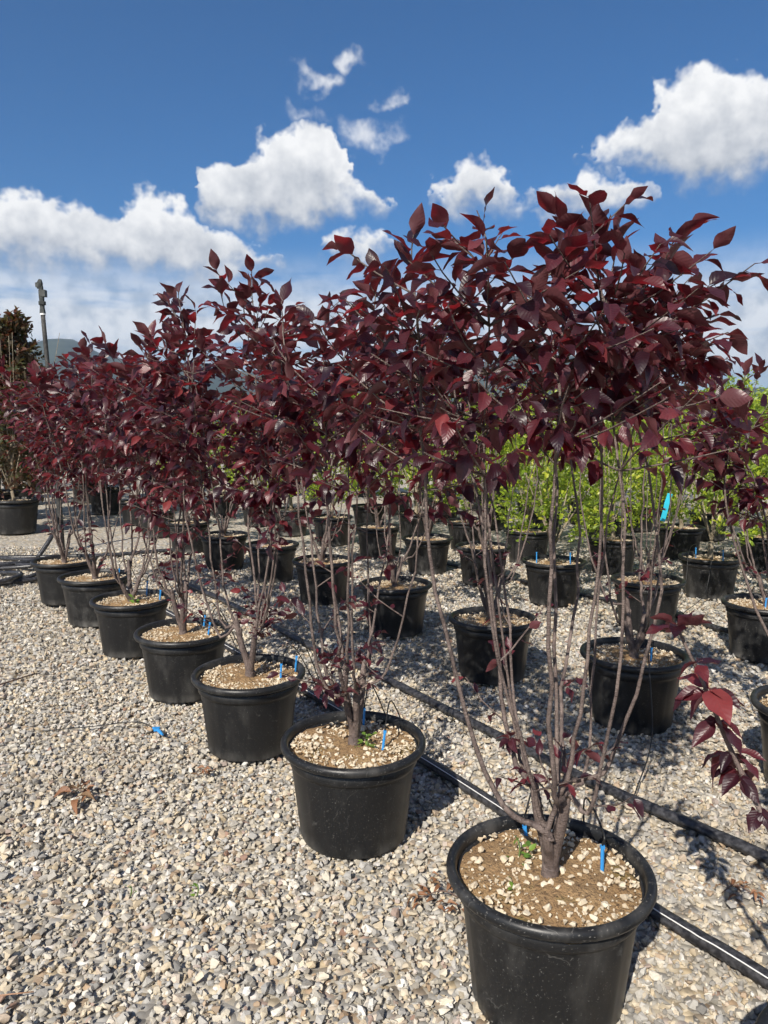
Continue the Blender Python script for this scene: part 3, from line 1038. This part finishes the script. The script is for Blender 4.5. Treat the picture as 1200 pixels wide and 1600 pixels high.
GROWS = {
    'third': [(1.353, 5.786)],
    'fourth': [(3.25, 5.2), (2.68, 5.961), (2.195, 6.974), (1.491, 7.547), (.95, 8.3), (.4, 9.1), (-.2, 9.9)],
    'fifth': [(3.733, 7.141), (3.166, 7.793), (2.6, 8.6), (2.05, 9.3), (1.5, 10.1), (.9, 10.9), (.2, 11.8)],
    'sixth': [(4.6, 8.3), (4.05, 9.1), (3.45, 9.9), (2.9, 10.7), (2.3, 11.5), (1.6, 12.3), (.8, 13.2)],
    'seventh': [(5.6, 9.9), (5.0, 10.7), (4.3, 11.5), (3.7, 12.4), (3.0, 13.2), (2.2, 14.2), (1.3, 15.0)],
    'eighth': [(6.6, 11.5), (5.9, 12.4), (5.2, 13.3), (4.4, 14.2), (3.6, 15.2), (2.7, 16.2), (1.7, 17.2)],
}
k = 0
for row, pts in GROWS.items():
    for j, (x_, y_) in enumerate(pts):
        lab = 'bright green potted shrub, %s from the right in the %s row from the front' % (ORD[j + 1], row) if len(pts) > 1 else 'bright green potted shrub with pale trunk in the third row, blue stake in its pot'
        bush('potted_green_shrub', (x_, y_, .008), GREEN[k % 4], lab, 'bright green potted shrubs behind the plum rows', 1200 + k, scale=1.0 + .1 * (row in ('seventh', 'eighth', 'sixth')))
        k += 1
LROW = [(-.62, 8.7, 'behind the second row, left of the farthest third row plum'), (-1.2, 9.5, 'second left of the farthest third row plum'), (-1.8, 10.4, 'third left of the farthest third row plum'), (-2.5, 11.4, 'fourth left of the farthest third row plum'), (-3.3, 12.5, 'fifth left of the farthest third row plum')]
for j, (x_, y_, w) in enumerate(LROW):
    bush('potted_green_shrub', (x_, y_, .008), GREEN[j % 4], 'green potted shrub ' + w, 'green potted shrubs behind the second row', 1300 + j)
bush('potted_bronze_shrub', (-4.88, 9.68, .008), BRONZE[0], 'tall bronze and green shrub in a wide black pot at the left edge', 'tall bronze-leaved shrubs at the left', 1401, scale=1.0, potscale=1.32)
bush('potted_bronze_shrub', (-5.75, 10.9, .008), BRONZE[1], 'bronze and green shrub behind the wide pot at the left edge', 'tall bronze-leaved shrubs at the left', 1402, scale=1.15, potscale=1.3)
bush('potted_bronze_shrub', (-4.5, 11.86, .008), BRONZE[1], 'bronze shrub in a pot right of the weathered post, behind the front row', 'tall bronze-leaved shrubs at the left', 1403, scale=.8, potscale=1.2)
bush('potted_bronze_shrub', (-7.4, 15.8, .008), BRONZE[0], 'bronze shrub in a light-flecked pot far behind the weathered post', 'tall bronze-leaved shrubs at the left', 1404, scale=.75, potscale=1.4)

BACK = [(-8.7, 16.2), (-7.7, 13.3), (-6.5, 13.1), (-6.3, 15.6), (-5.5, 13.6), (-5.3, 17.3), (-4.7, 15.1), (-3.9, 13.9), (-3.2, 16.2), (-2.1, 14.9), (-1.2, 13.7), (-.4, 14.9)]
BACK.sort(key=lambda p: p[0] / p[1])
ORD12 = ORD + ['eleventh', 'twelfth']
for j, (x_, y_) in enumerate(BACK):
    v_ = (BRONZE[j % 2], GREEN[j % 4])[j % 3 == 1]
    bush('potted_shrub', (x_, y_, .008), v_, 'potted shrub in the far left background behind the plums, %s from the left' % ORD12[j + 1], 'shrubs in the far left background', 1500 + j, scale=.72 if j % 3 != 1 else 1.0, potscale=1.15)

# ================================================================== pipes and drip lines
def on_ground(pts, h):
    return [(x_, y_, float(ground_z(x_, y_)) + h) for x_, y_ in pts]


def pipe(pts, label, w=.026, n=60, stripe=True):
    P = spline(on_ground(pts, .026), n)
    P[:, :2] += np.random.default_rng(int(abs(pts[0][0]) * 1000)).normal(0, .0015, (n, 2))
    b = MB(); b.tube(P, w, 12, flat=.72)
    root = b.build('irrigation_pipe', M_pipe)
    tag(root, label, 'pipe', 'black irrigation pipes on the gravel')
    if stripe:
        t = np.gradient(P, axis=0); t /= np.linalg.norm(t, axis=1)[:, None]
        s = np.cross(t, [0, 0, 1.0])
        s *= -np.sign((s * P).sum(1))[:, None] * np.array([1, 1, 1])          # the side that faces the path
        Q = P + s * w * .62 + np.array([0, 0, w * .62])
        b = MB(); b.tube(Q, .0019, 5)
        b.build('stripe', M_stripe, root)
    return P


P1 = pipe([(1.75, .55), (.96, 1.69), (.761, 1.99), (.259, 2.80), (-.422, 3.76), (-.99, 4.50), (-1.9, 5.75), (-2.6, 6.7), (-3.0, 7.3)], 'black pipe with white stripe running behind the front row of pots')
P2 = pipe([(1.9, 1.3), (1.229, 2.214), (.762, 2.79), (-.036, 3.98), (-.391, 4.42), (-1.248, 5.667), (-2.2, 7.0)], 'plain black pipe lying in front of the second row of pots', w=.024, stripe=False)
P3 = pipe([(3.3, 3.3), (2.348, 4.784), (2.188, 5.2), (1.4, 6.3), (.6, 7.4), (-.3, 8.6)], 'black pipe behind the second row, seen beside the right edge pots', w=.024, stripe=False)
P4 = pipe([(-5.0, 7.6), (-3.9, 7.65), (-3.05, 7.80), (-2.45, 8.15), (-1.6, 8.6)], 'pair-joined black header pipe crossing behind the last front row pot', w=.03, stripe=False)


def coil():
    root = empty('hose_coil', (-3.75, 6.75, 0))
    tag(root, 'loose coil of black hose on the gravel at the left edge', 'hose')
    r = np.random.default_rng(3)
    loops = [((-3.75, 6.75), .55, .40), ((-3.95, 7.0), .62, .5), ((-3.7, 6.55), .42, .3), ((-4.0, 7.35), .7, .33)]
    for (c, rx, ry) in loops:
        a = np.linspace(0, 6.0, 40)
        P = np.stack([c[0] + rx * np.cos(a + r.uniform(0, 6)) - (-3.75), c[1] + ry * np.sin(a + .4) - 6.75, .03 + .02 * np.sin(a * 2 + r.uniform(0, 6)) + .02], 1)
        b = MB(); b.tube(P, .02, 8); b.build('hose_loop', M_pipe, root)
    P = spline([(-.35, -.55, .022), (.2, -.42, .022), (.62, -.12, .024), (.78, .3, .03)], 24)
    b = MB(); b.tube(P, .021, 8); b.build('hose_tail', M_pipe, root)
    P = spline([(.1, .9, .03), (.18, 1.1, .25), (.06, 1.5, .42)], 14)
    b = MB(); b.tube(P, .024, 8); b.build('hose_end', M_pipe, root)
    b = MB(); b.tube([(.60, -.02, .05), (.68, .06, .06)], .026, 8); b.build('coupling', M_blue, root)
coil()


def drip(pot, off, az_pipe, label, tilt=(0, 0), bright=True, h=.07):
    """blue stake in the soil with its thin black feed tube"""
    x0, y0 = pot[0] + off[0], pot[1] + off[1]
    z0 = .008 + SOIL_Z
    root = empty('drip_stake', (x0, y0, z0))
    tag(root, label, 'drip stake', 'blue drip stakes in the pots')
    b = MB()
    b.tube([(-tilt[0] * .03, -tilt[1] * .03, -.02), (0, 0, .0), (tilt[0] * h, tilt[1] * h, h)], [.003, .0046, .0046], 6)
    b.box((tilt[0] * h * .97, tilt[1] * h * .97, h * .97), (.0052, .0046, .004))
    b.build('stake', M_blue, root, smooth=False)
    tip = np.array([tilt[0] * h, tilt[1] * h, h])
    end = np.array([az_pipe[0] - x0, az_pipe[1] - y0, .03 - z0])
    mid = tip * .4 + end * .6; mid[2] = -.02 + .06
    edge = tip + (end - tip) * .28; edge[2] = .10
    P = spline([tip, tip + (.004, .01, .03), edge, mid * np.array([1, 1, 0]) + (0.05, .02, -.18), end], 26)
    b = MB(); b.tube(P, .0027, 5); b.build('feed_tube', M_tube, root)


drip(ROW1[1], (.135, .02), (.55, 2.33), 'blue drip stake standing right of the trunk in the nearest pot', (.0, .05), h=.07)
drip(ROW1[1], (-.02, .17), (.60, 2.24), 'small blue drip stake behind the trunk in the nearest pot', (-.2, .1), h=.035)
drip(ROW1[2], (.10, -.03), (.10, 3.05), 'blue drip stake right of the trunk in the second front pot', (.12, .1))
drip(ROW1[2], (.03, .17), (.02, 3.15), 'blue drip stake behind the trunk in the second front pot', (.05, .1))
drip(ROW1[3], (.14, -.02), (-.30, 3.6), 'blue drip stake right of the trunk in the third front pot', (.05, .1))
drip(ROW1[3], (.19, .09), (-.33, 3.63), 'blue drip stake at the far rim of the third front pot', (.1, .1))
drip(ROW1[4], (.13, .0), (-.85, 4.32), 'blue drip stake right of the trunk in the fourth front pot', (.15, .1))
drip(ROW1[4], (.07, .15), (-.9, 4.38), 'blue drip stake at the back of the fourth front pot', (.12, .1))
drip(ROW1[5], (.16, .05), (-1.4, 5.05), 'blue drip stake right of the trunk in the fifth front pot', (.1, .1))
drip(ROW1[5], (.04, .17), (-1.45, 5.13), 'blue drip stake at the back of the fifth front pot', (.05, .1), h=.1)
drip(ROW1[6], (.14, .08), (-1.9, 5.75), 'blue drip stake right of the trunk in the sixth front pot', (.1, .1))
drip(ROW2[1], (.06, -.06), (.93, 2.6), 'dark blue drip stake beside the trunk in the nearest second row pot', (.05, .1))
drip((1.353, 5.786), (.12, -.05), (1.6, 6.1), 'blue drip stake right of the pale trunk in the third row green shrub pot', (.0, .1), h=.1)
drip((1.353, 5.786), (-.14, -.02), (1.5, 6.2), 'blue drip stake left of the pale trunk in the third row green shrub pot', (.0, .1), h=.1)
drip((2.68, 5.961), (.06, -.1), (2.2, 5.3), 'blue drip stake right of the trunk in the nearest fourth row pot', (.0, .1), h=.1)
drip((2.68, 5.961), (-.11, .02), (2.1, 5.35), 'blue drip stake left of the trunk in the nearest fourth row pot', (.0, .1), h=.1)
drip((2.316, 4.368), (-.03, -.05), (2.3, 4.9), 'pale blue drip stake in the third row pot at the right edge', (.1, .1), h=.07)

# blue tape tied to a stem
b = MB()
T = np.array([(0, 0, -.10), (.012, -.006, -.04), (.022, -.008, .02), (.045, .0, .09)])
V, F = [], []
for i, p in enumerate(T):
    V += [p + (-.018, 0, .004), p + (.018, .006, -.004), p + (.018, .008, -.004), p + (-.018, .002, .004)]
for i in range(3):
    for j in range(4): F.append((i * 4 + j, i * 4 + (j + 1) % 4, i * 4 + 4 + (j + 1) % 4, i * 4 + 4 + j))
F += [(3, 2, 1, 0), (12, 13, 14, 15)]
b.add(V, F)
o = b.build('marker_tape', M_cyan, loc=(1.90, 4.98, .86), smooth=False)
tag(o, 'bright cyan marker tape hanging among the stems at right', 'tape')

# ================================================================== the weathered post with its sprinkler
def post():
    root = empty('sprinkler_post', (-3.63, 8.2, 0))
    tag(root, 'tall leaning weathered post with a sprinkler head rising above the left crowns', 'post')
    top = np.array([-.09, .02, 2.62])
    b = MB(); b.tube(spline([(0, 0, -.02), tuple(top * .5 + (.012, 0, 0)), tuple(top)], 12), np.linspace(.034, .024, 12), 8)
    b.build('pole', M_post, root)
    def part(name, mat, fn):
        bb = MB(); fn(bb); bb.build(name, mat, root, smooth=False)
    part('collar', M_white, lambda q: q.tube([top + (0, 0, -.01), top + (0, 0, .012)], 0.030, 10))
    part('riser', M_iron, lambda q: q.tube([top + (0, 0, .01), top + (-.002, 0, .07), top + (-.004, 0, .2), top + (-.006, 0, .30)], [.034, .026, .03, .024], 8))
    part('valve_body', M_iron, lambda q: q.box(top + (.012, 0, .22), (.034, .03, .036)))
    part('sprinkler_head', M_iron, lambda q: (q.tube([top + (-.02, 0, .27), top + (-.016, 0, .33), top + (-.01, 0, .37)], [.03, .034, .016], 8), q.box(top + (-.042, 0, .31), (.018, .016, .024))))
    part('clamp', M_iron, lambda q: q.tube([top + (0, 0, .10), top + (0, 0, .135)], .04, 8))
post()

# ================================================================== litter, weeds
def leafy(name, loc, label, cat, n, size, mat_i, seed, spread, up=.4, stem_mat=None, group=None, hgt=.03):
    r = np.random.default_rng(seed)
    root = empty(name, loc)
    tag(root, label, cat, group)
    b = MB()
    P = spline([(-spread * .6, 0, .008), (0, .01, .012 + hgt * .5), (spread * .5, -.02, hgt * .7)], 10) if cat != 'weed' else spline([(0, 0, -.01), (.004, 0, hgt * .5), (0, .004, hgt)], 8)
    b.tube(P, .0022, 4); b.build('stem', stem_mat or M_twig, root)
    for k in range(n):
        p = P[int(r.integers(1, len(P)))] + r.normal(0, spread * .34, 3) * (1, 1, .12)
        p[2] = max(p[2], .012) if cat != 'weed' else p[2]
        a = r.uniform(0, 6.28)
        ax = np.array([math.cos(a), math.sin(a), r.normal(up, .25)])
        M = np.eye(4); s = size * r.uniform(.7, 1.2); M[:3, :3] = basis(ax, r.normal(0, .5), r) * s; M[:3, 3] = p
        obj('leaf', mat_i[int(r.integers(0, len(mat_i)))], root, M=Matrix(M.tolist()))


DEAD_M = [mesh('leaf', *leaf_shape(7, 2, .2, 1.1, .5, .3, .4, 31 + i)[:2], M_dead, True, leaf_shape(7, 2, .2, 1.1, .5, .3, .4, 31 + i)[2]) for i in range(3)]
WEED_M = [mesh('leaf', *leaf_shape(4, 1, .24, .3, .2, .1, .2, 41 + i)[:2], M_weed, True, leaf_shape(4, 1, .24, .3, .2, .1, .2, 41 + i)[2]) for i in range(2)]
leafy('dead_twig', (-1.17, 2.64, .012), 'dry brown twig with curled dead leaves on the gravel at left', 'twig', 8, .085, DEAD_M, 1, .10, .12)
leafy('dead_weed', (-.73, 2.80, .012), 'small dried brown weed left of the third pot', 'dead weed', 14, .032, DEAD_M, 2, .05, .3)
leafy('dead_weed', (.17, 2.02, .012), 'dried reddish brown weed on the gravel beside the nearest pot', 'dead weed', 34, .034, DEAD_M, 3, .12, .35)
leafy('dead_weed', (1.05, 2.05, .012), 'dry brown weed flat on the gravel right of the striped pipe', 'dead weed', 14, .03, DEAD_M, 4, .07, .2)
leafy('weed', (ROW1[2][0] + .045, ROW1[2][1] - .015, SOIL_Z + .012), 'green weed seedling at the foot of the second front trunk', 'weed', 16, .03, WEED_M, 5, .03, .5, M_weed, 'green weeds', hgt=.05)
leafy('weed', (ROW1[1][0] - .06, ROW1[1][1] + .08, SOIL_Z + .012), 'green weed seedling behind left of the trunk in the nearest pot', 'weed', 10, .028, WEED_M, 6, .03, .5, M_weed, 'green weeds', hgt=.045)
leafy('weed', (ROW1[1][0] - .10, ROW1[1][1] - .03, SOIL_Z + .012), 'tiny green sprout among the pebbles left in the nearest pot', 'weed', 6, .02, WEED_M, 7, .03, .4, M_weed, 'green weeds', hgt=.015)
leafy('weed', (ROW1[5][0] + .03, ROW1[5][1] - .05, SOIL_Z + .012), 'green sprout at the trunk of the fifth front shrub', 'weed', 8, .04, WEED_M, 8, .02, .8, M_weed, 'green weeds', hgt=.04)
leafy('weed', (.60 * 1.53, 1.50, .012), 'small green sprout in the gravel at the bottom right corner', 'weed', 5, .022, WEED_M, 9, .02, .3, M_weed, 'green weeds', hgt=.02)
leafy('weed', (-.56, 2.06, .012), 'small green sprout in the open gravel below the third pot', 'weed', 5, .018, WEED_M, 10, .02, .5, M_weed, 'green weeds', hgt=.025)
leafy('weed', (-.76, 2.06, .012), 'small green sprout farthest left in the open gravel', 'weed', 4, .016, WEED_M, 11, .02, .5, M_weed, 'green weeds', hgt=.02)

b = MB(); b.tube(spline([(-2.3, 3.6, .022), (-2.1, 3.75, .03), (-1.96, 4.0, .024)], 14), np.linspace(.007, .004, 14), 5)
tag(b.build('stick', M_twig), 'thin brown stick on the gravel at the left edge', 'stick')
b = MB(); b.tube(spline([(-1.35, 1.6, .02), (-1.1, 1.62, .026), (-.86, 1.66, .022)], 12), np.linspace(.003, .002, 12), 4)
tag(b.build('dry_stem', plain('straw', (.35, .2, .12), .7)), 'thin dry straw lying near the lower left corner', 'straw')

# dropped wire with a blue dripper
root = empty('loose_dripper', (-1.03, 3.2, .02))
tag(root, 'blue dripper on a thin black tube lying alone on the gravel', 'dripper')
b = MB(); b.tube(spline([(-.02, .03, .012), (-.12, .08, .02), (-.3, .05, .012), (-.52, .0, .01)], 24), .0025, 5); b.build('tube', M_tube, root)
b = MB(); b.tube([(-.025, .03, .012), (.005, .0, .016), (.04, -.045, .012)], [.006, .009, .005], 6); b.box((.0, .004, .018), (.012, .012, .006)); b.build('dripper_body', M_blue, root, smooth=False)

# ================================================================== haze
b = MB(); b.box((0, 0, 308), (9500, 9500, 312))
m = bpy.data.materials.new('haze_air'); m.use_nodes = True
m.node_tree.nodes.clear()
N = NT(m.node_tree)
pv = N.n('ShaderNodeVolumePrincipled')
pv.inputs['Color'].default_value = (.58, .75, .97, 1)
pv.inputs['Density'].default_value = .00009
pv.inputs['Anisotropy'].default_value = .2
N.l(pv.outputs[0], N.n('ShaderNodeOutputMaterial').inputs['Volume'])
tag(b.build('haze', m, smooth=False), 'thin pale haze in the air', 'haze', kind='stuff')
